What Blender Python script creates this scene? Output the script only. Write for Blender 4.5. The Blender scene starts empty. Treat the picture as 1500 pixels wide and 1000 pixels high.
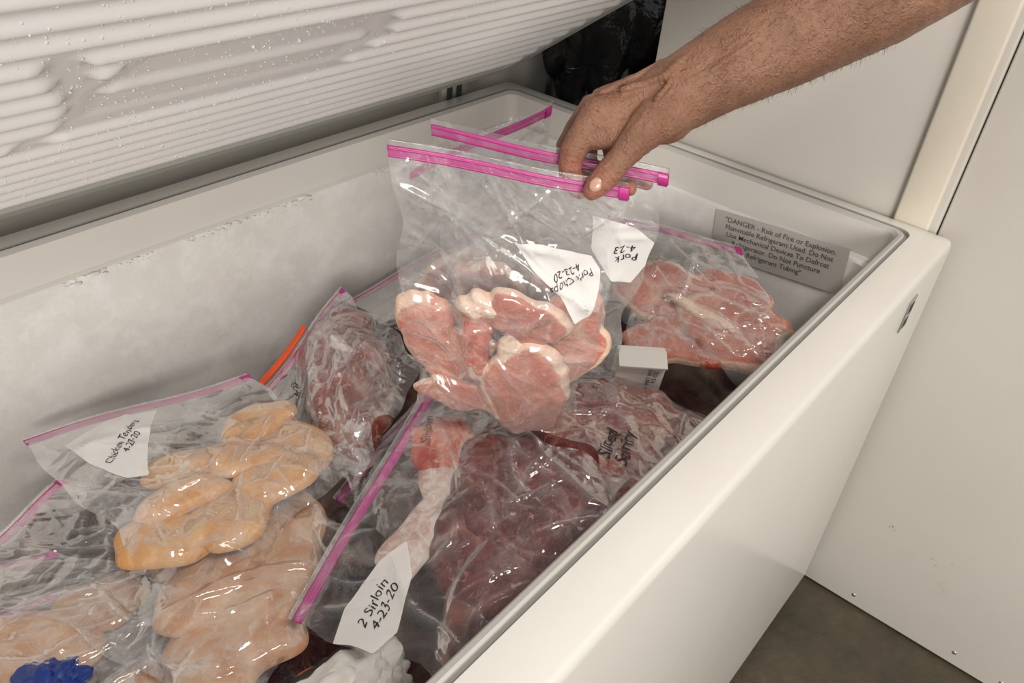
import bpy, bmesh, math, random
import numpy as np
from mathutils import Vector, Matrix, noise as mn
random.seed(7)
SC=bpy.context.scene
COL=SC.collection
SC.cycles.transparent_max_bounces=18
SC.view_settings.view_transform='Standard'

# ------------------------------------------------------------------ camera
f=1205.0
R=Matrix(((0.64263,0.40375,-0.65116),(-0.76187,0.42672,-0.4873),(0.08112,0.80925,0.58183)))
C=Vector((0,0,1.245))
cd=bpy.data.cameras.new("camera"); cam=bpy.data.objects.new("camera",cd); COL.objects.link(cam)
cd.sensor_width=36; cd.lens=36*f/1500; cd.clip_start=.01
cam.matrix_world=Matrix.Translation(C)@R.to_4x4()
SC.camera=cam

# ------------------------------------------------------------------ helpers
def new_obj(name,verts,faces,mat=None,parent=None,smooth=True,sharp=None):
    m=bpy.data.meshes.new(name); m.from_pydata([tuple(v) for v in verts],[],[tuple(q) for q in faces]); m.update()
    if smooth:
        m.polygons.foreach_set("use_smooth",[True]*len(m.polygons))
        if sharp: m.set_sharp_from_angle(angle=math.radians(sharp))
    o=bpy.data.objects.new(name,m); COL.objects.link(o)
    if mat is not None:
        for mm in (mat if isinstance(mat,(list,tuple)) else [mat]): m.materials.append(mm)
    if parent: o.parent=parent
    return o
def empty(name):
    e=bpy.data.objects.new(name,None); COL.objects.link(e); e.empty_display_size=.05; return e
def box(name,a,b,mat,parent=None,bev=.003,mtx=None):
    bm=bmesh.new(); bmesh.ops.create_cube(bm,size=1)
    for v in bm.verts: v.co=Vector([(a[i]+b[i])/2+v.co[i]*(b[i]-a[i]) for i in range(3)])
    if bev: bmesh.ops.bevel(bm,geom=bm.edges[:],offset=bev,segments=3,affect='EDGES',profile=.5)
    if mtx: bmesh.ops.transform(bm,matrix=mtx,verts=bm.verts)
    m=bpy.data.meshes.new(name); bm.to_mesh(m); bm.free()
    m.polygons.foreach_set("use_smooth",[True]*len(m.polygons)); m.set_sharp_from_angle(angle=math.radians(40))
    o=bpy.data.objects.new(name,m); COL.objects.link(o); m.materials.append(mat)
    if parent: o.parent=parent
    return o
def ico_template(sub):
    bm=bmesh.new(); bmesh.ops.create_icosphere(bm,subdivisions=sub,radius=1)
    v=np.array([tuple(x.co) for x in bm.verts]); fc=np.array([[x.index for x in q.verts] for q in bm.faces]); bm.free(); return v,fc
ICO={k:ico_template(k) for k in (1,2,3)}
class Blob:
    def __init__(s): s.V=[];s.F=[];s.n=0
    def add(s,p,r,sub=2,scale=(1,1,1),jit=0):
        v,fc=ICO[sub]; w=v*r*np.array(scale)+np.array(tuple(p))
        if jit: w=w+np.random.uniform(-jit,jit,w.shape)*r
        s.V.append(w); s.F.append(fc+s.n); s.n+=len(v)
    def mesh(s,name):
        m=bpy.data.meshes.new(name); m.from_pydata(np.vstack(s.V).tolist(),[],np.vstack(s.F).tolist()); m.update()
        m.polygons.foreach_set("use_smooth",[True]*len(m.polygons)); return m

class MB:
    def __init__(s,name):
        s.m=bpy.data.materials.new(name); s.m.use_nodes=True; s.t=s.m.node_tree; s.n=s.t.nodes; s.l=s.t.links
        s.n.clear(); s.out=s.n.new('ShaderNodeOutputMaterial')
    def N(s,t,**k):
        n=s.n.new(t)
        for a,b in k.items(): setattr(n,a,b)
        return n
    def L(s,a,b): s.l.new(a,b)
    def noise(s,scale,detail=4,rough=.5,vec=None,dist=0,ridged=False):
        n=s.N('ShaderNodeTexNoise')
        if ridged: n.noise_type='RIDGED_MULTIFRACTAL'
        n.inputs['Scale'].default_value=scale; n.inputs['Detail'].default_value=detail
        n.inputs['Roughness'].default_value=rough; n.inputs['Distortion'].default_value=dist
        if vec: s.L(vec,n.inputs['Vector'])
        return n.outputs['Fac']
    def ramp(s,fac,pts):
        r=s.N('ShaderNodeValToRGB'); e=r.color_ramp.elements
        while len(e)<len(pts): e.new(.5)
        for i,(p,c) in enumerate(pts):
            e[i].position=p; e[i].color=(*c,1) if len(c)==3 else c
        s.L(fac,r.inputs['Fac']); return r.outputs['Color']
    def mix(s,fac,a,b,mode='MIX'):
        m=s.N('ShaderNodeMix',data_type='RGBA',blend_type=mode)
        for v,i in ((fac,0),(a,6),(b,7)):
            if hasattr(v,'links'): s.L(v,m.inputs[i])
            elif i==0: m.inputs[0].default_value=v
            else: m.inputs[i].default_value=(*v,1)
        return m.outputs[2]
    def math(s,op,a,b=None,clamp=False):
        m=s.N('ShaderNodeMath',operation=op,use_clamp=clamp)
        for v,i in ((a,0),(b,1)):
            if v is None: continue
            if hasattr(v,'links'): s.L(v,m.inputs[i])
            else: m.inputs[i].default_value=v
        return m.outputs[0]
    def bump(s,h,strength=.3,dist=.002):
        b=s.N('ShaderNodeBump'); b.inputs['Strength'].default_value=strength; b.inputs['Distance'].default_value=dist
        s.L(h,b.inputs['Height']); return b.outputs['Normal']
    def pr(s,color=(.8,.8,.8),rough=.5,metal=0,normal=None,sss=0,spec=.5,coat=0,ssr=(1,.3,.2),sss_scale=.01):
        p=s.N('ShaderNodeBsdfPrincipled')
        if hasattr(color,'links'): s.L(color,p.inputs['Base Color'])
        else: p.inputs['Base Color'].default_value=(*color,1)
        if hasattr(rough,'links'): s.L(rough,p.inputs['Roughness'])
        else: p.inputs['Roughness'].default_value=rough
        p.inputs['Metallic'].default_value=metal; p.inputs['Specular IOR Level'].default_value=spec
        p.inputs['Coat Weight'].default_value=coat; p.inputs['Coat Roughness'].default_value=.08
        if sss: 
            p.inputs['Subsurface Weight'].default_value=sss; p.inputs['Subsurface Radius'].default_value=ssr; p.inputs['Subsurface Scale'].default_value=sss_scale
        if normal: s.L(normal,p.inputs['Normal'])
        return p
    def done(s,sh):
        s.L(sh if not hasattr(sh,'outputs') else sh.outputs[0],s.out.inputs['Surface']); return s.m
    def obj(s): return s.N('ShaderNodeTexCoord').outputs['Object']

def simple(name,color,rough=.5,metal=0,bump=None,var=0,coat=0):
    b=MB(name); v=b.obj(); col=color
    if var:
        nf=b.noise(6,4,.6,v); col=b.mix(b.math('MULTIPLY',nf,var),color,tuple(c*.55 for c in color))
    nm=None
    if bump: nm=b.bump(b.noise(bump[0],3,.6,v),bump[1],.001)
    return b.done(b.pr(col,rough,metal,nm,coat=coat))

def m_paint(name,c1,c2,rough,stain=None):
    b=MB(name); v=b.obj()
    c=b.mix(b.ramp(b.noise(3,5,.6,v),[(.35,(0,0,0)),(.75,(1,1,1))]),c1,c2)
    if stain:
        c=b.mix(b.math('MULTIPLY',b.ramp(b.noise(7,6,.75,v,.4),[(.66,(0,0,0)),(.78,(1,1,1))]),.35),c,stain)
    return b.done(b.pr(c,rough,0,b.bump(b.noise(350,2,.5,v),.06,.0005)))
M_white=m_paint("freezer_white_paint",(.72,.70,.665),(.68,.655,.61),.22)
M_cab=m_paint("cabinet_white",(.62,.59,.55),(.58,.55,.505),.42,(.42,.37,.29))
M_trim=m_paint("trim_cream",(.72,.67,.575),(.66,.605,.505),.4)
M_groove=simple("gasket_grey",(.30,.29,.275),.6)
M_lip=simple("inner_lip_grey",(.47,.455,.43),.45)
b=MB("frosted_liner"); v=b.obj()
n1=b.noise(9,6,.65,v); n2=b.noise(220,3,.6,v); n3=b.noise(26,6,.68,v)
c=b.mix(b.ramp(n1,[(.35,(0,0,0)),(.7,(1,1,1))]),(.74,.72,.69),(.85,.845,.83))
c=b.mix(b.math('MULTIPLY',b.ramp(n3,[(.48,(0,0,0)),(.68,(1,1,1))]),.6),c,(.92,.92,.92))
h=b.math('ADD',b.math('MULTIPLY',n2,.7),b.math('MULTIPLY',n3,.6))
M_liner=b.done(b.pr(c,.40,0,b.bump(h,.32,.002)))
b=MB("lid_plastic"); v=b.obj()
M_lid=b.done(b.pr(b.mix(b.noise(5,3,.5,v),(.90,.895,.90),(.86,.855,.86)),.3,0,b.bump(b.noise(200,3,.6,v),.2,.0008)))
b=MB("water_drop"); M_drop=b.done(b.pr((.70,.70,.71),.06,0,spec=.8))
b=MB("floor_concrete"); v=b.obj()
c=b.ramp(b.noise(7,8,.7,v),[(.3,(.035,.03,.02)),(.6,(.08,.064,.042)),(.8,(.16,.135,.095))])
c=b.mix(b.math('MULTIPLY',b.ramp(b.noise(3.5,6,.7,v,1.2,True),[(.85,(0,0,0)),(1,(1,1,1))]),.5),c,(.02,.016,.012))
M_floor=b.done(b.pr(c,.5,0,b.bump(b.noise(60,5,.7,v),.4,.004)))
M_wall=simple("wall_paint",(.55,.53,.49),.8,0,(90,.15),.2)
b=MB("black_plastic"); v=b.obj()
M_black=b.done(b.pr((.006,.006,.007),.16,0,b.bump(b.noise(12,4,.5,v,1.0),.6,.02)))
M_metal=simple("hinge_steel",(.55,.56,.57),.3,1)
M_dark=simple("dark_slot",(.02,.022,.02),.6)
M_ink=simple("ink",(.012,.012,.02),.6)
M_print=simple("printed_grey_ink",(.14,.13,.12),.7)
b=MB("label_white"); v=b.obj()
d=b.N('ShaderNodeBsdfDiffuse'); d.inputs[0].default_value=(.82,.81,.80,1); t=b.N('ShaderNodeBsdfTransparent'); mx=b.N('ShaderNodeMixShader'); mx.inputs[0].default_value=.82
b.L(t.outputs[0],mx.inputs[1]); b.L(d.outputs[0],mx.inputs[2]); M_label=b.done(mx.outputs[0])
b=MB("decal_grey"); M_decal=b.done(b.pr((.60,.58,.55),.45))

def m_film(name,haze=.04,frost=.3,tint=(.98,.98,.982),bs=.5):
    b=MB(name); v=b.obj()
    n=b.noise(34,4,.72,v,.6); n2=b.noise(8,2,.6,v)
    rg=b.noise(14,2.5,.5,v,1.0,True)
    nm=b.bump(b.math('ADD',b.math('MULTIPLY',rg,.6),b.math('MULTIPLY',b.noise(26,2,.5,v,1.3),.6)),bs,.0055)
    tr=b.N('ShaderNodeBsdfTransparent'); tr.inputs[0].default_value=(*tint,1)
    gl=b.N('ShaderNodeBsdfGlossy'); gl.inputs['Roughness'].default_value=.08; gl.inputs[0].default_value=(1,1,1,1); b.L(nm,gl.inputs['Normal'])
    fr=b.N('ShaderNodeFresnel'); fr.inputs[0].default_value=1.5; b.L(nm,fr.inputs['Normal'])
    m1=b.N('ShaderNodeMixShader'); b.L(b.math('MINIMUM',b.math('MULTIPLY',fr.outputs[0],1.3),.38),m1.inputs[0]); b.L(tr.outputs[0],m1.inputs[1]); b.L(gl.outputs[0],m1.inputs[2])
    df=b.N('ShaderNodeBsdfDiffuse'); df.inputs[0].default_value=(.80,.80,.81,1); b.L(nm,df.inputs['Normal'])
    fz=b.math('MULTIPLY',b.math('MULTIPLY',b.ramp(n,[(.46,(0,0,0)),(.66,(1,1,1))]),b.ramp(n2,[(.38,(0,0,0)),(.60,(1,1,1))])),frost)
    at=b.N('ShaderNodeAttribute',attribute_name='crease')
    fz=b.math('ADD',b.math('ADD',fz,haze),b.math('MULTIPLY',at.outputs['Fac'],.11),True)
    m2=b.N('ShaderNodeMixShader'); b.L(fz,m2.inputs[0]); b.L(m1.outputs[0],m2.inputs[1]); b.L(df.outputs[0],m2.inputs[2])
    return b.done(m2.outputs[0])
M_film=m_film("bag_film",.05,.36)
M_film_clear=m_film("bag_film_clear",.04,.26)
M_film_frost=m_film("bag_film_frosty",.06,.62)
M_film_held=m_film("bag_film_held",.055,.14)
M_film_beef=m_film("bag_film_beef",.02,.16)

def m_zip(name,col,al):
    b=MB(name); p=b.pr(col,.3,0,None,spec=.6); t=b.N('ShaderNodeBsdfTransparent'); t.inputs[0].default_value=(*[min(1,c*1.2+.25) for c in col],1)
    mx=b.N('ShaderNodeMixShader'); mx.inputs[0].default_value=al; b.L(t.outputs[0],mx.inputs[1]); b.L(p.outputs[0],mx.inputs[2]); return b.done(mx.outputs[0])
M_zip=m_zip("zip_magenta",(.50,.03,.25),.92); M_zipband=m_zip("zip_band_pink",(.60,.08,.34),.75)
M_zipo=m_zip("zip_orange",(.85,.10,.02),.95)

def m_meat(kind):
    b=MB(kind+"_meat"); v=b.obj()
    at=b.N('ShaderNodeAttribute',attribute_name='fat').outputs['Fac']
    big=b.noise(22,4,.6,v,.8); mid=b.noise(60,5,.65,v,1.8); fine=b.noise(260,3,.6,v); bs=.4
    if kind=='pork':
        lean=b.ramp(big,[(.3,(.40,.10,.07)),(.48,(.50,.17,.12)),(.62,(.57,.235,.17)),(.75,(.65,.33,.25))]); fat=(.76,.56,.44); th=(.57,.76); bs=.6
    elif kind=='chicken':
        lean=b.ramp(big,[(.3,(.54,.23,.065)),(.48,(.66,.35,.13)),(.62,(.73,.46,.23)),(.75,(.78,.58,.40))]); fat=(.80,.66,.50); th=(.58,.78); bs=.3
    elif kind=='chickenpale':
        lean=b.ramp(big,[(.3,(.50,.24,.12)),(.48,(.60,.34,.19)),(.62,(.68,.46,.31)),(.75,(.74,.58,.46))]); fat=(.78,.68,.58); th=(.56,.74); bs=.3
    elif kind=='red':
        lean=b.ramp(big,[(.3,(.36,.045,.03)),(.5,(.50,.11,.07)),(.7,(.64,.30,.22))]); fat=(.78,.52,.40); th=(.52,.68)
    elif kind=='bone':
        lean=b.ramp(big,[(.3,(.68,.38,.28)),(.5,(.78,.60,.48)),(.7,(.58,.22,.15))]); fat=(.84,.72,.60); th=(.5,.7)
    elif kind=='frostchunk':
        lean=b.ramp(big,[(.3,(.42,.20,.16)),(.48,(.62,.46,.40)),(.62,(.76,.71,.68))]); fat=(.80,.77,.74); th=(.48,.66)
    elif kind=='roast':
        lean=b.ramp(big,[(.3,(.12,.016,.012)),(.5,(.22,.042,.032)),(.7,(.36,.11,.08))]); fat=(.58,.38,.31); th=(.53,.66)
    else:
        lean=b.ramp(big,[(.3,(.055,.004,.005)),(.5,(.10,.009,.009)),(.72,(.17,.022,.018))]); fat=(.38,.15,.11); th=(.57,.70)
    c=b.mix(b.ramp(mid,[(th[0],(0,0,0)),(th[1],(.8,.8,.8))]),lean,fat)
    c=b.mix(at,c,fat)
    nm=b.bump(b.math('ADD',b.math('ADD',mid,b.math('MULTIPLY',big,.5)),b.math('MULTIPLY',fine,.3)),bs,.005)
    return b.done(b.pr(c,.32,0,nm,spec=.5))
MEAT={k:m_meat(k) for k in ('pork','chicken','chickenpale','beef','red','frostchunk','roast','bone')}

# ------------------------------------------------------------------ room
box("floor",(-2.5,-3.0,-.1),(3.2,1.3,0),M_floor,bev=0)
box("wall_back",(-2.5,1.08,0),(3.2,1.2,2.4),M_wall,bev=0)
cabn=empty("white_cabinet")
box("side_panel",(1.21,.236,0.004),(1.23,.672,2.1),M_cab,cabn,.002)
box("trim_strip",(1.198,.186,.004),(1.25,.236,2.1),M_trim,cabn,.004)
box("trim_lip",(1.203,.176,.004),(1.25,.188,2.1),M_cab,cabn,.002)
box("body",(1.231,.24,0.004),(1.28,.672,2.1),M_cab,cabn,.002)
dr=empty("door_1")
box("leaf",(1.21,-.62,0.006),(1.25,.174,2.1),M_cab,dr,.003)
box("edge_strip",(1.17,-.665,.0),(1.25,-.622,2.1),M_trim,dr,.003)
sb=Blob()
for (y,z) in ((.06,.03),(-.12,.035),(-.2,.03)): sb.add((1.2095,y,z),.004,2,(.4,1,1))
m=sb.mesh("screws"); o=bpy.data.objects.new("screws",m); COL.objects.link(o); m.materials.append(M_metal); o.parent=dr
M_smudge=simple("dirt_smudge",(.33,.27,.19),.8)
sb=Blob()
for (y,z,r) in ((.057,.22,.004),(.050,.216,.002),(-.02,.20,.002),(-.03,.19,.0015),(-.05,.21,.0018),(-.045,.185,.001)): sb.add((1.2102,y,z),r,2,(.06,1,1.5),.25)
m=sb.mesh("scuff_marks"); o=bpy.data.objects.new("scuff_marks",m); COL.objects.link(o); m.materials.append(M_smudge); o.parent=dr

# ------------------------------------------------------------------ freezer
FZ=empty("chest_freezer")
def rrect(x0,x1,y0,y1,r,z,n=8):
    pts=[]
    for cx,cy,a0 in ((x1-r,y1-r,0),(x0+r,y1-r,90),(x0+r,y0+r,180),(x1-r,y0+r,270)):
        for i in range(n+1):
            a=math.radians(a0+90*i/n); pts.append((cx+r*math.cos(a),cy+r*math.sin(a),z))
    return pts
ox=(-.6,1.197,.1475,.965)
def ins(rc,d): return (rc[0]+d,rc[1]-d,rc[2]+d,rc[3]-d)
gr=(-.566,1.170,.1985,.933)
inr=(-.555,1.160,.210,.925)
loops=[(ins(ox,.02),.012,.02,0),(ox,.012,.035,0),(ox,.012,.732,0),(ins(ox,.001),.012,.7395,0),(ins(ox,.003),.011,.7432,0),(ins(ox,.007),.01,.745,0),
 (ins(gr,-.001),.02,.745,0),(gr,.02,.744,1),(ins(gr,.0006),.02,.7405,1),(ins(gr,.004),.02,.7405,1),(ins(gr,.0048),.02,.744,3),(ins(gr,.007),.02,.7455,3),
 (inr,.02,.7445,3),(ins(inr,.003),.02,.740,3),(ins(inr,.004),.022,.70,0),(ins(inr,.005),.025,.692,0),(ins(inr,.010),.03,.688,0),(ins(inr,.013),.035,.682,2),(ins(inr,.014),.035,.5,2),(ins(inr,.02),.04,.13,2),(ins(inr,.06),.04,.10,2)]
V=[];F=[];MI=[]
for k,(rc,r,z,mi) in enumerate(loops):
    V+=rrect(*rc,r,z)
n=36
for k in range(len(loops)-1):
    for i in range(n):
        F.append((k*n+i,k*n+(i+1)%n,(k+1)*n+(i+1)%n,(k+1)*n+i)); MI.append(loops[k+1][3])
F.append([(len(loops)-1)*n+i for i in range(n)]); MI.append(2)
F.append([i for i in range(n)][::-1]); MI.append(0)
o=new_obj("cabinet_shell",V,F,[M_white,M_groove,M_liner,M_lip],FZ,True,28)
o.data.polygons.foreach_set("material_index",MI)
np.random.seed(4)
fb=Blob()
for i in range(700):
    x=random.uniform(-.1,1.1)
    if mn.noise(Vector((x*6,0,0)))<-.12: continue
    r=random.uniform(.0007,.0024)*(2.0 if random.random()<.08 else 1)
    fb.add((x,random.gauss(.914,.0015),.687+random.uniform(-.006,.001)),r,2,(random.uniform(1,2.5),1,.6),.08)
m=fb.mesh("frost_crumbs"); o=bpy.data.objects.new("frost_crumbs",m); COL.objects.link(o); m.materials.append(M_liner); o.parent=FZ
box("lock_plate",(1.04,.1455,.662),(1.068,.148,.712),M_metal,FZ,.001)
box("lock_slot_a",(1.047,.145,.69),(1.061,.1458,.704),M_dark,FZ,0)
box("lock_slot_b",(1.047,.145,.668),(1.061,.1458,.680),M_dark,FZ,0)
box("hinge_bracket",(1.02,.966,.70),(1.085,.974,.775),M_metal,FZ,.001)
for i in range(2): box("hinge_slot",(1.032+i*.024,.9645,.735),(1.044+i*.024,.9665,.768),M_dark,FZ,0)
# lid
P0=Vector((0,.963,.772)); vd=Vector((0,-.809,.588)); nd=Vector((0,.588,.809))
def lp(x,v,h): return P0+Vector((x,0,0))+vd*v+nd*h
hexp=[(.285,.335),(.275,.40),(.305,.465),(.54,.465),(.575,.40),(.56,.335)]
def segd(px,py,a,b_):
    ax,ay=a; bx,by=b_; t=((px-ax)*(bx-ax)+(py-ay)*(by-ay))/((bx-ax)**2+(by-ay)**2); t=max(0,min(1,t))
    return math.hypot(px-ax-t*(bx-ax),py-ay-t*(by-ay))
def inhex(px,py):
    c=False; j=5
    for i in range(6):
        (xi,yi),(xj,yj)=hexp[i],hexp[j]
        if (yi>py)!=(yj>py) and px<(xj-xi)*(py-yi)/(yj-yi)+xi: c=not c
        j=i
    return c
def rib(vv): return (.5+.5*math.cos(2*math.pi*vv/.0375))**1.6
X0,X1,V0,V1=-.56,1.165,.035,.79
NX,NV=260,330; V=[];F=[]
for j in range(NV+1):
    vv=V0+(V1-V0)*j/NV
    for i in range(NX+1):
        x=X0+(X1-X0)*i/NX
        dd=1; sg=0
        if .15<x<.7 and .25<vv<.55:
            dh=min(segd(x,vv,hexp[k],hexp[(k+1)%6]) for k in range(6))
            dd=min(dh,segd(x,vv,(.275,.40),(.235,.49)),segd(x,vv,(.285,.335),(.25,.29)))
            if inhex(x,vv): sg=min(1,dh/.012)
        ed=min(x-X0,X1-x,vv-V0,V1-vv)
        k=min(1,max(0,(dd-.010)/.007))*min(1,max(0,(ed-.012)/.015))
        rb=rib(vv)*(1-sg)+ (.8*sg*(.5+.5*math.cos(2*math.pi*(vv-.40)/.075))**4)
        h=-.0068*rb*k+ -.004*min(1,ed/.02) + .003*sg
        V.append(lp(x,vv,h))
for j in range(NV):
    for i in range(NX):
        a=j*(NX+1)+i; F.append((a,a+1,a+NX+2,a+NX+1))
new_obj("lid_inner_panel",V,F,M_lid,FZ)
def lidloop(d,r,h,n=10):
    x0,x1,v0,v1=-.6+d,1.197-d,-.012+d,.83-d
    out=[]
    for cx,cy,a0 in ((x1-r,v1-r,0),(x0+r,v1-r,90),(x0+r,v0+r,180),(x1-r,v0+r,270)):
        for i in range(n+1):
            a=math.radians(a0+90*i/n); out.append(lp(cx+r*math.cos(a),cy+r*math.sin(a),h))
    return out
ll=[(.034,.02,.001,0),(.030,.022,-.006,1),(.018,.028,-.009,1),(.012,.03,-.003,1),(.010,.03,.004,0),(.004,.033,.004,0),(0,.035,.008,0),(0,.035,.045,0),(.006,.03,.053,0),(.02,.03,.055,0)]
V=[];F=[];MI=[]
for q in ll: V+=lidloop(q[0],q[1],q[2])
n=44
for k in range(len(ll)-1):
    for i in range(n): F.append((k*n+i,k*n+(i+1)%n,(k+1)*n+(i+1)%n,(k+1)*n+i)); MI.append(ll[k+1][3])
F.append([(len(ll)-1)*n+i for i in range(n)]); MI.append(0)
M_gasket=simple("lid_gasket",(.40,.40,.37),.5)
o=new_obj("lid_shell",V,F,[M_white,M_gasket],FZ,True,30); o.data.polygons.foreach_set("material_index",MI)
db=Blob()
for i in range(2000):
    x=random.gauss(.33,.2); vv=random.uniform(.06,.66)
    if not(.05<x<1.1): continue
    r=random.uniform(.0004,.0011)*(1.8 if random.random()<.05 else 1)
    inh=inhex(x,vv)
    db.add(lp(x,vv,(-.002 if inh else -.0043-.0066*rib(vv))),r,1)
m=db.mesh("water_drops"); o=bpy.data.objects.new("water_drops",m); COL.objects.link(o); m.materials.append(M_drop); o.parent=FZ

# ------------------------------------------------------------------ text meshes
def text_geo(body,size,shear=.25,off=.0,space=1.0,line=.9):
    cu=bpy.data.curves.new("t",'FONT'); cu.body=body; cu.size=size; cu.shear=shear; cu.offset=off; cu.space_character=space; cu.space_line=line
    cu.align_x='CENTER'; cu.align_y='CENTER'; cu.resolution_u=3
    ob=bpy.data.objects.new("t",cu); COL.objects.link(ob); bpy.context.view_layer.update()
    dg=bpy.context.evaluated_depsgraph_get(); me=bpy.data.meshes.new_from_object(ob.evaluated_get(dg))
    vs=[v.co.copy() for v in me.vertices]; fs=[tuple(p.vertices) for p in me.polygons]
    bpy.data.objects.remove(ob); return vs,fs
body="\"DANGER - Risk of Fire or Explosion.\nFlammable Refrigerant Used. Do Not\nUse Mechanical Devices To Defrost\nRefrigerator. Do Not Puncture\nRefrigerant Tubing\""
vs,fs=text_geo(body,.0116,0,.00008,1,1.05)
tc=Vector((1.1445,.368,.655)); a=math.radians(5)
def wl(x,y,d=0): return tc+Vector((-d,-(x*math.cos(a)-y*math.sin(a)),x*math.sin(a)+y*math.cos(a)))
new_obj("warning_text",[wl(v.x,v.y,.0012) for v in vs],fs,M_print,FZ,False)
wv=[wl(x,y,.0006) for x,y in ((-.108,-.04),(.108,-.04),(.108,.036),(-.108,.036))]
new_obj("warning_decal",wv,[(0,1,2,3)],M_decal,FZ,False)

# ------------------------------------------------------------------ bags
def vsin(x,y,seed,f0,n=5):
    rs=np.random.RandomState(seed); s=0
    for k in range(n):
        a=rs.uniform(0,6.28); fr=f0*rs.uniform(.6,1.8); s=s+np.sin((x*np.cos(a)+y*np.sin(a))*fr+rs.uniform(0,6.28)+1.2*np.sin((x*np.sin(a)-y*np.cos(a))*fr*.6+rs.uniform(0,6)))
    return s/n
def wrinkle(x,y,seed,amp):
    rs=np.random.RandomState(seed+100); s=0*x; 
    for k in range(14):
        a=rs.uniform(0,3.14); fr=rs.uniform(20,85); ph=rs.uniform(0,6.28)
        p=(x*np.cos(a)+y*np.sin(a))*fr+ph+1.0*np.sin((x*np.sin(a)-y*np.cos(a))*rs.uniform(10,30)+rs.uniform(0,6))
        r=(1-np.abs(np.sin(p)))**8
        mk=np.clip(vsin(x,y,seed*7+k,24,4)*2.8-.05,0,1)
        s=s+r*mk*rs.uniform(.5,1)*(40/fr)
    return s*amp, np.clip(s,0,1)
EX={'pork':10,'red':5,'bone':5,'beef':6,'roast':3.2,'chicken':3.2,'chickenpale':3.2,'frostchunk':2.2}
LB={'pork':.22,'red':.22,'bone':.25,'beef':.14,'roast':.16,'chicken':.16,'chickenpale':.15,'frostchunk':.3}
SM={'pork':.08,'red':.10,'bone':.05,'beef':.07,'roast':.14,'chicken':.06,'chickenpale':.07,'frostchunk':.1}
NZ={'pork':.5,'red':1,'bone':.8,'beef':.5,'roast':1,'chicken':.7,'chickenpale':.7,'frostchunk':1}
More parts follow.
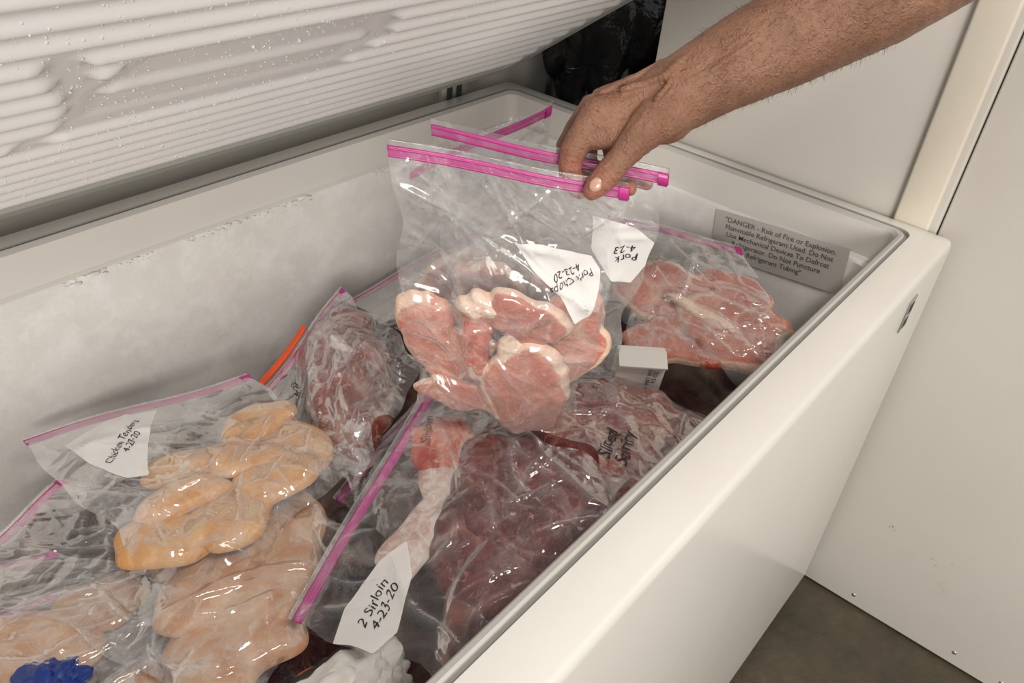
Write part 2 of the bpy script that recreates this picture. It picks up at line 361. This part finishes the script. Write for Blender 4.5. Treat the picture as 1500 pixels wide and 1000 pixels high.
class Bag:
    def __init__(s,name,TL,TR,BR,BL,meats=(),film=None,seed=1,N=100,wr=.0035,sag=.0,zip='mag',edge=.006,pouf=.0,backoff=.003,back=False):
        s.name=name; s.P=[Vector(p) for p in (TL,TR,BR,BL)]; TL,TR,BR,BL=s.P
        s.W=((TR-TL).length+(BR-BL).length)/2; s.H=((BL-TL).length+(BR-TR).length)/2
        n=(TR-TL+BR-BL).cross(BL-TL+BR-TR).normalized(); cen=(TL+TR+BR+BL)/4
        if n.dot(C-cen)<0: n=-n
        s.n=n; s.root=empty(name); s.seed=seed; s.edge=edge; s.sag=sag
        g=np.linspace(0,1,N+1); S,T=np.meshgrid(g,g); s.N=N
        X=S*s.W; Y=T*s.H
        O=np.zeros_like(S); s.meats=[]
        for i,mt in enumerate(meats):
            kind,ms,mt_,rx,ry,hh,ang=mt[:7]; base=mt[7] if len(mt)>7 else 0
            rs=np.random.RandomState(seed*31+i); A_=LB[kind]
            lob=[(k,rs.uniform(.4,1)*A_/(k**.85),rs.uniform(0,6.28)) for k in (2,3,4,5,7)]
            if kind in('pork','bone','red','beef'): lob+=[(k,rs.uniform(.4,1)*.018,rs.uniform(0,6.28)) for k in (11,15)]
            d=dict(kind=kind,cx=ms*s.W,cy=mt_*s.H,rx=rx,ry=ry,h=hh,a=math.radians(ang),lob=lob,base=base,seed=seed*31+i,ex=EX[kind],
                   tl=rs.uniform(-1,1)*.12,tm=rs.uniform(-1,1)*.12)
            s.meats.append(d)
            O=np.maximum(O,s.mh(d,X,Y))
        h=O.copy()
        pf=pouf*np.clip(np.sin(np.pi*S)*np.sin(np.pi*T),0,1)**.6
        for it in range(260):
            a=h.copy(); a[1:-1,1:-1]=.25*(h[:-2,1:-1]+h[2:,1:-1]+h[1:-1,:-2]+h[1:-1,2:])
            a[0,:]=0;a[-1,:]=0;a[:,0]=0;a[:,-1]=0
            h=np.maximum(np.maximum(a*.998,O),pf)
        w,cr=wrinkle(X,Y,seed,wr)
        em=np.clip(np.minimum(np.minimum(S,1-S),np.minimum(T,1-T))*12,0,1)
        s.top=h+.0014+w*em+ .0008
        w2,cr2=wrinkle(X,Y,seed+50,wr*.7)
        s.bot=-.0012-backoff*em+ np.minimum(0,-w2*em)
        film=film or M_film
        s.sheet("film_top",s.top,cr,film)
        if back: s.sheet("film_back",s.bot,cr2,film)
        s.make_meats(); 
        if zip: s.zip(zip)
    def mh(s,d,X,Y):
        dx=X-d['cx']; dy=Y-d['cy']; ca,sa=math.cos(d['a']),math.sin(d['a'])
        u=(dx*ca+dy*sa)/d['rx']; v=(-dx*sa+dy*ca)/d['ry']; r=np.hypot(u,v); th=np.arctan2(v,u)
        Rr=1+sum(a*np.cos(k*th+p) for k,a,p in d['lob'])
        q=np.clip(r/Rr,0,1)
        seam=np.clip(1-np.abs(vsin(X,Y,d['seed']+5,32,3))*5.5,0,1)**1.5
        flat=1+d['tl']*u+d['tm']*v; nz=NZ[d['kind']]
        mod=flat*(1+nz*(.10*vsin(X,Y,d['seed'],70,4)+.05*vsin(X,Y,d['seed']+9,190,4)))-SM[d['kind']]*seam
        return np.where(q<1,d['base']+d['h']*np.sqrt(np.clip(1-q**d['ex'],0,1))*mod,0)
    def uv(s,x,y,h):
        S=x/s.W; T=y/s.H
        TL,TR,BR,BL=s.P; rs=s.seed
        ew=s.edge
        p=TL*((1-S)*(1-T))+TR*(S*(1-T))+BR*(S*T)+BL*((1-S)*T)
        ex=(TR-TL).normalized(); ey=(BL-TL).normalized()
        wx=ew*(math.sin(T*9+rs)+.6*math.sin(T*21+rs*2))*(2*S-1)*min(1,T*4)
        wy=ew*(math.sin(S*8+rs*3)+.6*math.sin(S*19+rs))*max(0,(2*T-1))
        sg=s.sag*math.sin(S*5+rs)*math.cos(T*4+rs*1.7)
        zw=.003*math.sin(S*7+rs)*(1-T)
        return p+ex*wx+ey*wy+s.n*(h+sg+zw)
    def sheet(s,nm,hgt,cr,mat):
        N=s.N; V=[s.uv(i/N*s.W,j/N*s.H,float(hgt[j,i])) for j in range(N+1) for i in range(N+1)]
        F=[(j*(N+1)+i,j*(N+1)+i+1,(j+1)*(N+1)+i+1,(j+1)*(N+1)+i) for j in range(N) for i in range(N)]
        o=new_obj(nm,V,F,mat,s.root)
        at=o.data.attributes.new('crease','FLOAT','POINT'); at.data.foreach_set('value',cr.ravel().astype(np.float32))
    def surf(s,x,y,e=.0012):
        N=s.N; a=min(max(x/s.W*N,0),N-1e-4); b_=min(max(y/s.H*N,0),N-1e-4); i=int(a); j=int(b_); fa=a-i; fb=b_-j
        t=s.top; h=t[j,i]*(1-fa)*(1-fb)+t[j,i+1]*fa*(1-fb)+t[j+1,i]*(1-fa)*fb+t[j+1,i+1]*fa*fb
        return s.uv(x,y,float(h)+e)
    def make_meats(s):
        for d in s.meats:
            NR,NS=34,120; V=[];fat=[];F=[]
            ca,sa=math.cos(d['a']),math.sin(d['a'])
            pts=[]
            for k in range(NR+1):
                q=math.sin(k/NR*math.pi/2)
                for i in range(NS):
                    th=2*math.pi*i/NS; Rr=1+sum(a*math.cos(kk*th+p) for kk,a,p in d['lob'])
                    u=q*Rr*math.cos(th)*d['rx']; v=q*Rr*math.sin(th)*d['ry']
                    pts.append((d['cx']+u*ca-v*sa,d['cy']+u*sa+v*ca,q,th))
            A=np.array(pts); hh=np.where(A[:,2]<.999,s.mh(d,A[:,0],A[:,1]),d['base']+d['h']*.12)
            seam=np.clip(1-np.abs(vsin(A[:,0],A[:,1],d['seed']+5,32,3))*11,0,1)
            for (x,y,q,th),h,sm in zip(pts,hh,seam):
                V.append(s.uv(x,y,float(h)))
                if d['kind']=='pork': ft=max(max(0,min(1,(q-.85+.07*math.sin(2*th+d['seed'])+.02*math.sin(8*th))/.04))*(.9 if math.sin(th+d['seed'])>-.5 else .2),sm*.5)
                elif d['kind'] in('beef','roast'): ft=max(max(0,min(1,(q-.90)/.05))*(.7 if math.sin(th*1+d['seed'])>.2 else 0),sm*.45)
                elif d['kind'] in('chicken','chickenpale'): ft=sm*.25
                else: ft=sm*.4
                fat.append(ft)
            for k in range(NR):
                for i in range(NS):
                    F.append((k*NS+i,(k+1)*NS+i,(k+1)*NS+(i+1)%NS,k*NS+(i+1)%NS))
            b0=len(V)
            for i in range(NS):
                x,y,q,th=pts[NR*NS+i]; V.append(s.uv(d['cx']+(x-d['cx'])*.8,d['cy']+(y-d['cy'])*.8,d['base']))
                fat.append(fat[NR*NS+i])
            for i in range(NS): F.append((NR*NS+i,b0+i,b0+(i+1)%NS,NR*NS+(i+1)%NS))
            F.append([b0+i for i in range(NS)])
            o=new_obj(d['kind']+"_cut",V,F,MEAT[d['kind']],s.root)
            at=o.data.attributes.new('fat','FLOAT','POINT'); at.data.foreach_set('value',fat)
    def strip(s,nm,y0,y1,off,mat,prof=6,x0=0,x1=1,thick=.0012):
        V=[];F=[];n=60
        for k in range(n+1):
            x=(x0+(x1-x0)*k/n)*s.W
            a=s.uv(x,0,off); ey=(s.P[3]-s.P[0]).normalized()
            for i in range(prof):
                t=2*math.pi*i/prof; c=(y0+y1)/2; rr=(y1-y0)/2
                V.append(a+ey*(c+rr*math.cos(t))+s.n*(thick*math.sin(t)))
        for k in range(n):
            for i in range(prof): F.append((k*prof+i,k*prof+(i+1)%prof,(k+1)*prof+(i+1)%prof,(k+1)*prof+i))
        F.append(list(range(prof))); F.append([n*prof+i for i in range(prof)][::-1])
        return new_obj(nm,V,F,mat,s.root)
    def zip(s,kind):
        m=M_zip if kind!='orange' else M_zipo
        s.strip("zip_band",-.001,.0110,.001,M_zipband,8,thick=.0008)
        s.strip("zip_rib_a",.0005,.0028,.002,m,8); s.strip("zip_rib_b",.0078,.0100,.002,m,8)
        s.strip("zip_lip",-.007,.0005,0,M_film,6,thick=.0003)
        s.strip("zip_slider",-.002,.0125,.0018,m,8,.955,.995,.0026)
    def label(s,poly,rings=10,per=60):
        cx=sum(p[0] for p in poly)/len(poly); cy=sum(p[1] for p in poly)/len(poly)
        out=[]; n=len(poly)
        for k in range(per):
            t=k/per*n; i=int(t); fr=t-i; a=poly[i]; b_=poly[(i+1)%n]
            out.append((a[0]*(1-fr)+b_[0]*fr,a[1]*(1-fr)+b_[1]*fr))
        V=[];F=[]
        for r in range(rings+1):
            q=r/rings
            for p in out: V.append(s.surf(cx+(p[0]-cx)*q,cy+(p[1]-cy)*q,.0007))
        for r in range(rings):
            for k in range(per): F.append((r*per+k,(r+1)*per+k,(r+1)*per+(k+1)%per,r*per+(k+1)%per))
        new_obj("write_on_label",V,F,M_label,s.root)
    def text(s,body,x,y,size,ang,mat=None,shear=.3,off=.0):
        vs,fs=text_geo(body,size,shear,off,1.02,.95); a=math.radians(ang); V=[]
        rnd=s.seed
        for v in vs:
            vx=v.x; vy=v.y+.06*size*math.sin(vx/size*3.1+rnd)+.05*size*math.sin(vx/size*7+rnd)
            vx+=.04*size*math.sin(v.y/size*6+vx/size*2)
            X=vx*math.cos(a)-vy*math.sin(a); Yy=vx*math.sin(a)+vy*math.cos(a)
            V.append(s.surf(x+X,y-Yy,.0016))
        new_obj("handwriting",V,fs,mat or M_ink,s.root,False)

# held pork chop bags
A=Bag("bag_of_pork_chops",(.488,.529,.944),(.637,.356,.917),(.625,.366,.634),(.515,.512,.633),
  [('pork',.15,.70,.038,.060,.013,-8),('red',.375,.64,.019,.048,.012,4,.012),('bone',.385,.50,.022,.016,.014,0,.010),('bone',.40,.78,.018,.018,.010,-10,.012),
   ('pork',.62,.53,.044,.032,.012,14,.010),('pork',.67,.83,.062,.055,.013,12,.015),('bone',.53,.70,.016,.034,.008,20,.016),
   ('pork',.26,.91,.058,.019,.010,16,.010),('pork',.86,.64,.044,.066,.010,0),('pork',.42,.84,.05,.045,.008,0),('bone',.66,.66,.034,.010,.006,12,.012)],
  M_film_held,seed=3,N=150,wr=.0038,edge=.005,backoff=.006,back=True)
A.label([(.112,.075),(.14,.072),(.19,.078),(.198,.092),(.19,.145),(.178,.155),(.158,.125),(.13,.10)])
A.text("Pork Chops\n4-23-20",.167,.102,.0100,212)
B=Bag("bag_of_pork_chops",(.554,.539,.943),(.684,.342,.922),(.69,.365,.665),(.585,.52,.66),
  [('pork',.25,.70,.05,.055,.016,10),('pork',.66,.66,.045,.05,.016,-30)],M_film_held,seed=11,N=100,wr=.004,edge=.005,backoff=.004,back=True)
B.label([(.15,.06),(.19,.065),(.212,.08),(.212,.11),(.20,.135),(.18,.135),(.155,.10)])
B.text("Pork\n4-23",.190,.098,.012,200)
Cb=Bag("bag_of_pork_chops",(.655,.671,.821),(.798,.573,.899),(.83,.60,.61),(.66,.70,.56),
  [('pork',.4,.75,.05,.05,.015,0)],M_film_held,seed=21,N=70)
# pile
D_=Bag("bag_of_pork_chops",(1.02,.60,.665),(1.085,.40,.665),(1.0,.25,.575),(.865,.43,.545),
  [('pork',.40,.58,.085,.070,.016,10),('pork',.70,.76,.085,.066,.016,-20,.014),('pork',.80,.5,.06,.055,.014,0),('pork',.35,.86,.075,.045,.014,0,.010),('bone',.50,.70,.05,.014,.010,35,.024),('red',.55,.93,.06,.020,.012,-10,.012)],M_film,seed=5,N=120,wr=.004,pouf=.012)
E_=Bag("bag_of_stir_fry_beef",(.665,.51,.525),(.84,.49,.53),(.88,.262,.51),(.66,.252,.50),
  [('roast',.35,.5,.08,.08,.020,0),('roast',.68,.45,.07,.08,.022,30),('roast',.5,.8,.10,.06,.02,0),('roast',.3,.2,.07,.05,.018,0)],M_film_beef,seed=8,N=100,wr=.004)
E_.text("Sliced\nStirfry",.058,.145,.022,25)
F_=Bag("bag_of_beef_roast",(.495,.785,.50),(.673,.83,.57),(.64,.625,.565),(.455,.56,.485),
  [('roast',.5,.50,.080,.085,.048,10),('roast',.38,.76,.075,.055,.04,20),('roast',.72,.34,.05,.05,.033,0),('frostchunk',.42,.64,.016,.06,.050,30),('frostchunk',.62,.50,.014,.055,.053,-10)],M_film_frost,seed=9,N=110,wr=.004,pouf=.008)
F_.strip("zip_orange_edge",-.018,-.006,.003,M_zipo,8,0,.55,.003)
F_.text("4-23",.03,.05,.014,60)
G_=Bag("bag_of_chicken_tenders",(.215,.867,.535),(.474,.789,.535),(.462,.555,.53),(.215,.545,.52),
  [('chicken',.16,.76,.060,.036,.014,30),('chicken',.42,.82,.070,.034,.014,-12,.006),('chicken',.68,.79,.055,.040,.014,15,.010),('chicken',.88,.68,.040,.062,.016,15),
   ('chicken',.48,.50,.066,.032,.014,8),('chicken',.82,.42,.052,.036,.014,-15,.006),('chicken',.62,.62,.060,.028,.014,35,.012),('chicken',.30,.64,.055,.024,.014,10,.010)],
  M_film_clear,seed=12,N=140,wr=.0042,edge=.006,pouf=.012)
G_.label([(.030,.035),(.085,.018),(.135,.025),(.118,.05),(.095,.085),(.07,.130),(.052,.120),(.035,.08)])
G_.text("Chicken Tenders\n4-27-20",.080,.068,.0110,42)
G2=Bag("bag_of_chicken_breasts",(.08,.772,.482),(.225,.815,.497),(.43,.52,.49),(.21,.42,.467),
  [('chickenpale',.26,.84,.070,.060,.020,20),('chickenpale',.66,.82,.085,.06,.020,-30,.004),('chickenpale',.75,.52,.06,.06,.018,40),('chickenpale',.50,.68,.070,.040,.016,10,.014),('chickenpale',.88,.72,.05,.05,.020,0)],M_film,seed=14,N=120,wr=.0045,pouf=.010)
G2.label([(.105,.135),(.122,.125),(.138,.14),(.142,.175),(.130,.185),(.114,.165)]); G2.text("3",.124,.155,.018,40)
G4=Bag("bag_of_chicken_breasts",(-.02,.845,.462),(.175,.742,.476),(.28,.57,.464),(.08,.49,.448),
  [('chickenpale',.30,.55,.08,.06,.012,20),('chickenpale',.75,.55,.05,.05,.010,20)],M_film,seed=17,N=90,wr=.005,pouf=.005)
G3=Bag("bag_of_chicken_breasts",(-.06,.765,.440),(.152,.700,.462),(.27,.47,.44),(.06,.38,.42),
  [('chickenpale',.3,.7,.07,.06,.022,20),('chicken',.65,.72,.07,.06,.020,0),('chickenpale',.35,.35,.05,.05,.012,0)],M_film,seed=16,N=90,wr=.005,pouf=.006)
G5=Bag("bag_of_chicken_breasts",(-.12,.67,.415),(.090,.650,.440),(.2,.45,.42),(-.03,.33,.40),
  [('chickenpale',.5,.6,.08,.07,.018,20)],M_film,seed=31,N=80,wr=.005,pouf=.008)
H_=Bag("bag_of_sirloin_steaks",(.285,.455,.515),(.562,.537,.61),(.630,.283,.575),(.36,.243,.505),
  [('beef',.40,.80,.130,.060,.022,-8),('beef',.76,.68,.090,.095,.020,20,.006),('beef',.52,.58,.07,.06,.018,0),('red',.80,.20,.034,.044,.010,30),('frostchunk',.66,.36,.050,.055,.008,80),('frostchunk',.42,.30,.065,.026,.008,5)],
  M_film_beef,seed=18,N=140,wr=.0040,pouf=.009)
H_.label([(-.0,.055),(.03,.048),(.085,.055),(.115,.07),(.085,.095),(.03,.112),(.004,.10)]); H_.text("2 Sirloin\n4-23-20",.045,.080,.0145,5)
H_.text("Sirloin",.24,.025,.014,20,M_print)
J_=Bag("bag_of_frozen_beef",(.72,.88,.50),(1.06,.88,.52),(1.08,.60,.52),(.74,.62,.50),[('beef',.35,.5,.09,.08,.03,0),('beef',.7,.5,.08,.08,.03,0)],M_film,seed=23,N=60)
K_=Bag("bag_of_frozen_beef",(.46,.60,.45),(.70,.66,.47),(.70,.44,.47),(.47,.40,.45),[('beef',.35,.5,.08,.08,.03,0),('beef',.7,.5,.08,.08,.03,0)],M_film,seed=24,N=60)
L_=Bag("bag_of_frozen_beef",(-.05,.36,.42),(.2,.40,.42),(.3,.25,.43),(-.02,.25,.42),[('red',.35,.5,.08,.05,.03,0),('chickenpale',.7,.5,.06,.05,.03,0)],M_film,seed=25,N=60)

b=MB("packed_frozen_food"); v=b.obj()
c=b.ramp(b.noise(7,2,.5,v,.4),[(.3,(.01,.01,.014)),(.45,(.08,.01,.01)),(.55,(.22,.15,.12)),(.62,(.04,.015,.015)),(.75,(.4,.37,.35))])
M_pack=b.done(b.pr(c,.3,0,b.bump(b.noise(30,5,.6,v,1),.8,.01)))
V=[];F=[];n=120
for j in range(n+1):
    for i in range(n+1):
        x=-.52+1.65*i/n; y=.235+.67*j/n
        z=.350+.045*mn.noise(Vector((x*7,y*7,3)))+.03*mn.noise(Vector((x*18,y*18,5)))+.055*max(0,min(1,(x-.3)/.3))
        V.append((x,y,z))
for j in range(n):
    for i in range(n): F.append((j*(n+1)+i,j*(n+1)+i+1,(j+1)*(n+1)+i+1,(j+1)*(n+1)+i))
new_obj("packed_frozen_food",V,F,M_pack)

ct=empty("white_carton")
Mx=Matrix.Translation((.862,.418,.540))@Matrix.Rotation(math.radians(-50),4,'Z')@Matrix.Rotation(math.radians(14),4,'X')
M_carton=simple("carton_board",(.70,.68,.64),.6)
box("body",(-.034,-.016,-.05),(.034,.016,.040),M_carton,ct,.0015,Mx)
box("top_flap",(-.034,-.018,.038),(.034,.012,.043),M_carton,ct,.001,Mx@Matrix.Rotation(.12,4,'X'))
vs,fs=text_geo("NET WT\n9.5 OZ",.009,0,0,1,.9)
new_obj("print",[Mx@Vector((-v.y+.018,-.0167,v.x+.012)) for v in vs],fs,M_ink,ct,False)
def crumple(name,cen,rad,mat,seed,fr=9,amp=.35,fa=.04):
    bm=bmesh.new(); bmesh.ops.create_icosphere(bm,subdivisions=5,radius=1)
    for v_ in bm.verts:
        p=v_.co.copy(); r=1+amp*(abs(mn.noise(p*1.7+Vector((seed,0,0))))*1.2-.2)+amp*.35*abs(mn.noise(p*4.5+Vector((seed,3,0))))+fa*mn.noise(p*fr)
        v_.co=Vector((p.x*rad[0]*r+cen[0],p.y*rad[1]*r+cen[1],p.z*rad[2]*r+cen[2]))
    m=bpy.data.meshes.new(name); bm.to_mesh(m); m.polygons.foreach_set("use_smooth",[True]*len(m.polygons)); m.set_sharp_from_angle(angle=math.radians(35))
    o=bpy.data.objects.new(name,m); COL.objects.link(o); m.materials.append(mat); return o
b=MB("butcher_paper"); v=b.obj()
c=b.ramp(b.noise(14,1,.3,v),[(.0,(.72,.70,.67)),(.56,(.72,.70,.67)),(.58,(.03,.03,.03)),(.66,(.03,.03,.03)),(.68,(.7,.2,.05))])
M_paper=b.done(b.pr(c,.6,0,b.bump(b.noise(40,4,.6,v),.5,.004)))
crumple("butcher_paper_package",(.290,.385,.432),(.075,.05,.05),M_paper,4)
M_blue=simple("blue_plastic",(.012,.045,.26),.25,0,(40,.6),.4)
crumple("blue_food_packet",(.088,.590,.468),(.036,.03,.020),M_blue,8,4,.5,.02)

tb=empty("black_trash_bag")
for i,(cn,rd,sd) in enumerate([((1.40,.90,.42),(.17,.10,.42),1),((1.385,.90,.98),(.175,.10,.32),5),((1.66,.82,.6),(.2,.14,.6),9)]):
    o=crumple("bag_lobe_%d"%i,cn,rd,M_black,sd,5,.22,.02); o.parent=tb

# ------------------------------------------------------------------ hand and arm
HO=Vector((.618,.386,.924)); sc=.000645
HM=Matrix.Translation(HO)@R.to_4x4()@Matrix.Scale(sc,4)
arm=empty("human_arm_and_hand")
HB=Blob()
def chain(pts):
    for (p,q) in zip(pts[:-1],pts[1:]):
        a=Vector(p[:3]); b_=Vector(q[:3]); L_=(b_-a).length; n=max(2,int(L_/(min(p[3],q[3])*.22)))
        for k in range(n+1):
            t=k/n; HB.add(a.lerp(b_,t),p[3]+(q[3]-p[3])*t,2 if p[3]<40 else 3)
chain([(112,116,-8,54),(190,160,-4,62),(290,208,10,74),(400,262,40,84),(475,300,60,82),(620,390,170,84),(785,472,309,88)])
chain([(118,124,-36,46),(200,166,-34,55),(300,215,-30,68),(400,268,0,74)])
chain([(112,118,-6,50),(60,100,-2,34),(8,94,2,26)])
chain([(112,122,-20,48),(60,116,-26,34),(4,106,-24,25)])
chain([(114,118,-36,44),(64,112,-50,32),(14,100,-50,22)])
chain([(118,108,-44,40),(74,98,-66,29),(32,90,-74,20)])
chain([(108,96,-10,44),(60,86,-30,30),(30,76,-40,22)])
chain([(108,98,8,40),(82,74,24,33),(56,46,30,25),(38,24,28,20.5),(20,3,26,21),(5,-14,24,18.5),(-4,-24,22,14)])
chain([(70,66,14,25),(34,72,8,21),(4,76,2,20)])
chain([(50,50,18,20),(20,58,4,17),(-6,58,-4,17)])
chain([(4,94,2,25),(-14,68,-2,21),(-28,44,-10,21.5),(-33,26,-18,18),(-32,8,-24,17.5),(-24,-10,-24,14),(-18,-16,-22,12)])
chain([(2,108,-24,23),(-22,82,-40,18),(-34,58,-52,19),(-34,36,-54,16.5),(-28,16,-54,16),(-12,-2,-46,13.5),(-4,-8,-42,11)])
chain([(12,100,-50,21),(-2,68,-72,17),(-4,42,-84,18),(12,22,-82,16),(28,6,-76,15.5),(50,-4,-62,13.5),(60,-6,-52,12)])
chain([(32,90,-74,18),(38,62,-94,15),(48,40,-104,15.5),(62,26,-98,13.5),(74,16,-88,13),(86,8,-74,11.5),(90,4,-66,10)])
for q in ([(100,170,0),(60,147,2),(10,123,4)],[(104,170,-22),(60,155,-26),(6,133,-24)],[(110,164,-44),(62,147,-52),(16,125,-50)]):
    chain([(*p,5) for p in q])
chain([(150,180,26,5.5),(118,157,38,6),(96,135,44,6),(70,128,32,5.5),(40,122,24,5.5)])
chain([(118,157,38,5.5),(100,120,48,5.5),(84,100,50,5.5)])
chain([(260,206,70,6),(205,168,60,6),(160,140,50,6),(130,128,46,5)])
m=HB.mesh("hand_and_forearm")
ho=bpy.data.objects.new("hand_and_forearm",m); COL.objects.link(ho); ho.matrix_world=HM
md=ho.modifiers.new("r",'REMESH'); md.mode='VOXEL'; md.voxel_size=2.0; md.use_smooth_shade=True
md=ho.modifiers.new("s",'SMOOTH'); md.factor=.6; md.iterations=8
bpy.context.view_layer.update(); dg=bpy.context.evaluated_depsgraph_get()
me=bpy.data.meshes.new_from_object(ho.evaluated_get(dg)); ho.modifiers.clear(); ho.data=me
kn=[(Vector(p),Vector(d).normalized(),r) for p,d,r in [((20,2,40),(-.75,-.65,0),24),((56,44,48),(-.65,-.75,0),30),((-34,44,4),(-.3,-.95,0),26),((-36,8,-8),(.1,-1,0),20),((6,104,22),(-.6,-.8,0),30),((84,76,50),(-.65,-.75,0),36),((112,120,44),(-.9,-.4,0),40)]]
nv=len(me.vertices); cos=np.empty(nv*3); me.vertices.foreach_get('co',cos); cos=cos.reshape(-1,3)
nr=np.array([tuple(v.normal) for v in me.vertices])
dsp=np.zeros(nv)
for i in range(nv):
    p=Vector(cos[i]); k=max(0,min(1,(190-p.x)/60)); dsp[i]=.8*mn.noise(p*.03)+(.6*mn.noise(p*.10) if k>0 else 0)*k
for c_,d_,r_ in kn:
    q=cos-np.array(c_); dist=np.linalg.norm(q,axis=1); t=q@np.array(d_)
    dsp+=-1.9*np.clip(1-dist/(r_*1.3),0,1)*np.clip(np.cos(t*.95),0,1)**3
tips=np.array(((-18,-16,-22),(-4,-8,-42),(58,-4,-52),(84,6,-66),(-4,-24,22),(68,14,-88),(-34,8,-24),(30,6,-76)))
cos=cos+nr*dsp[:,None]
red=np.clip(1-np.min(np.linalg.norm(cos[:,None,:]-tips[None],axis=2),axis=1)/52,0,1)
me.vertices.foreach_set('co',cos.ravel()); at=me.attributes.new('red','FLOAT','POINT'); at.data.foreach_set('value',red.astype(np.float32))
me.polygons.foreach_set("use_smooth",[True]*len(me.polygons)); me.update()
b=MB("skin"); v=b.obj()
at=b.N('ShaderNodeAttribute',attribute_name='red').outputs['Fac']
c=b.ramp(b.noise(.016,4,.55,v),[(.3,(.20,.092,.052)),(.5,(.255,.125,.076)),(.75,(.32,.168,.107))])
c=b.mix(b.math('MULTIPLY',b.ramp(b.noise(.20,5,.65,v),[(.46,(0,0,0)),(.72,(1,1,1))]),.5),c,(.16,.062,.036))
c=b.mix(b.math('MULTIPLY',at,.7),c,(.45,.15,.105))
hh=b.math('ADD',b.noise(.4,4,.7,v),b.math('MULTIPLY',b.noise(.13,4,.6,v,1.2,True),1.6))
M_skin=b.done(b.pr(c,.42,0,b.bump(hh,.8,.0012),sss=.10,sss_scale=.004))
me.materials.clear(); me.materials.append(M_skin)
ho.parent=arm
b=MB("nail"); M_nail=b.done(b.pr((.54,.32,.25),.22,coat=.4))
bm=bmesh.new(); bmesh.ops.create_uvsphere(bm,u_segments=24,v_segments=16,radius=1)
Mn=Matrix.Translation((0,-17,37.5))@Matrix.Rotation(math.radians(48),4,'Z')@Matrix.Rotation(math.radians(-14),4,'Y')@Matrix.Diagonal((11,9,4,1))
bmesh.ops.transform(bm,matrix=Mn,verts=bm.verts)
m=bpy.data.meshes.new("thumb_nail"); bm.to_mesh(m); m.polygons.foreach_set("use_smooth",[True]*len(m.polygons)); m.materials.append(M_nail)
no=bpy.data.objects.new("thumb_nail",m); COL.objects.link(no); no.matrix_world=HM; no.parent=arm
b=MB("arm_hair"); M_hair=b.done(b.pr((.09,.055,.035),.5))
V=[];F=[]
idx=[i for i in range(nv) if 150<cos[i][0]<430]
random.shuffle(idx)
for i in idx[:2300]:
    p=Vector(cos[i]); nn=Vector(nr[i])
    d=(Vector((-.75,-.5,.1))+nn*.40+Vector([random.gauss(0,.28) for _ in range(3)])).normalized()
    l=random.uniform(8,17); sd=d.cross(nn).normalized()*.25
    k=len(V); mid=p+d*l*.5+nn*1.0
    V+= [p-sd,p+sd,mid-sd*.7,mid+sd*.7,p+d*l]; F+=[(k,k+1,k+3,k+2),(k+2,k+3,k+4)]
o=new_obj("arm_hair",V,F,M_hair,None); o.matrix_world=HM; o.parent=arm
M_cloth=simple("tshirt_cotton",(.12,.14,.18),.9,0,(200,.3))
V=[];F=[];ax=(Vector((785,472,309))-Vector((620,390,170))).normalized(); s0=Vector((640,400,187)); e1=ax.cross(Vector((0,0,1))).normalized(); e2=ax.cross(e1)
for k in range(12):
    for i in range(32):
        t=2*math.pi*i/32; r=100+6*math.sin(3*t+k*.5)+k*1.5; V.append(s0+ax*(k*22)+e1*r*math.cos(t)+e2*r*math.sin(t))
for k in range(11):
    for i in range(32): F.append((k*32+i,k*32+(i+1)%32,(k+1)*32+(i+1)%32,(k+1)*32+i))
o=new_obj("shirt_sleeve",V,F,M_cloth,None); o.matrix_world=HM; o.parent=arm

# ------------------------------------------------------------------ light
w=bpy.data.worlds.new("world"); SC.world=w; w.use_nodes=True
bg=w.node_tree.nodes['Background']; bg.inputs[0].default_value=(1,.985,.965,1); bg.inputs[1].default_value=.38
def area(name,loc,tgt,size,power,color):
    l=bpy.data.lights.new(name,'AREA'); l.shape='RECTANGLE'; l.size=size[0]; l.size_y=size[1]; l.energy=power; l.color=color
    o=bpy.data.objects.new(name,l); COL.objects.link(o); o.location=loc
    o.rotation_euler=(Vector(tgt)-Vector(loc)).to_track_quat('-Z','Y').to_euler(); return o
area("daylight_door",(-1.7,-1.95,1.65),(.5,.6,.8),(1.3,1.1),82,(1,.94,.86))
area("ceiling_light",(.3,-.8,2.7),(.6,.5,.5),(.8,.2),28,(1,.93,.84))
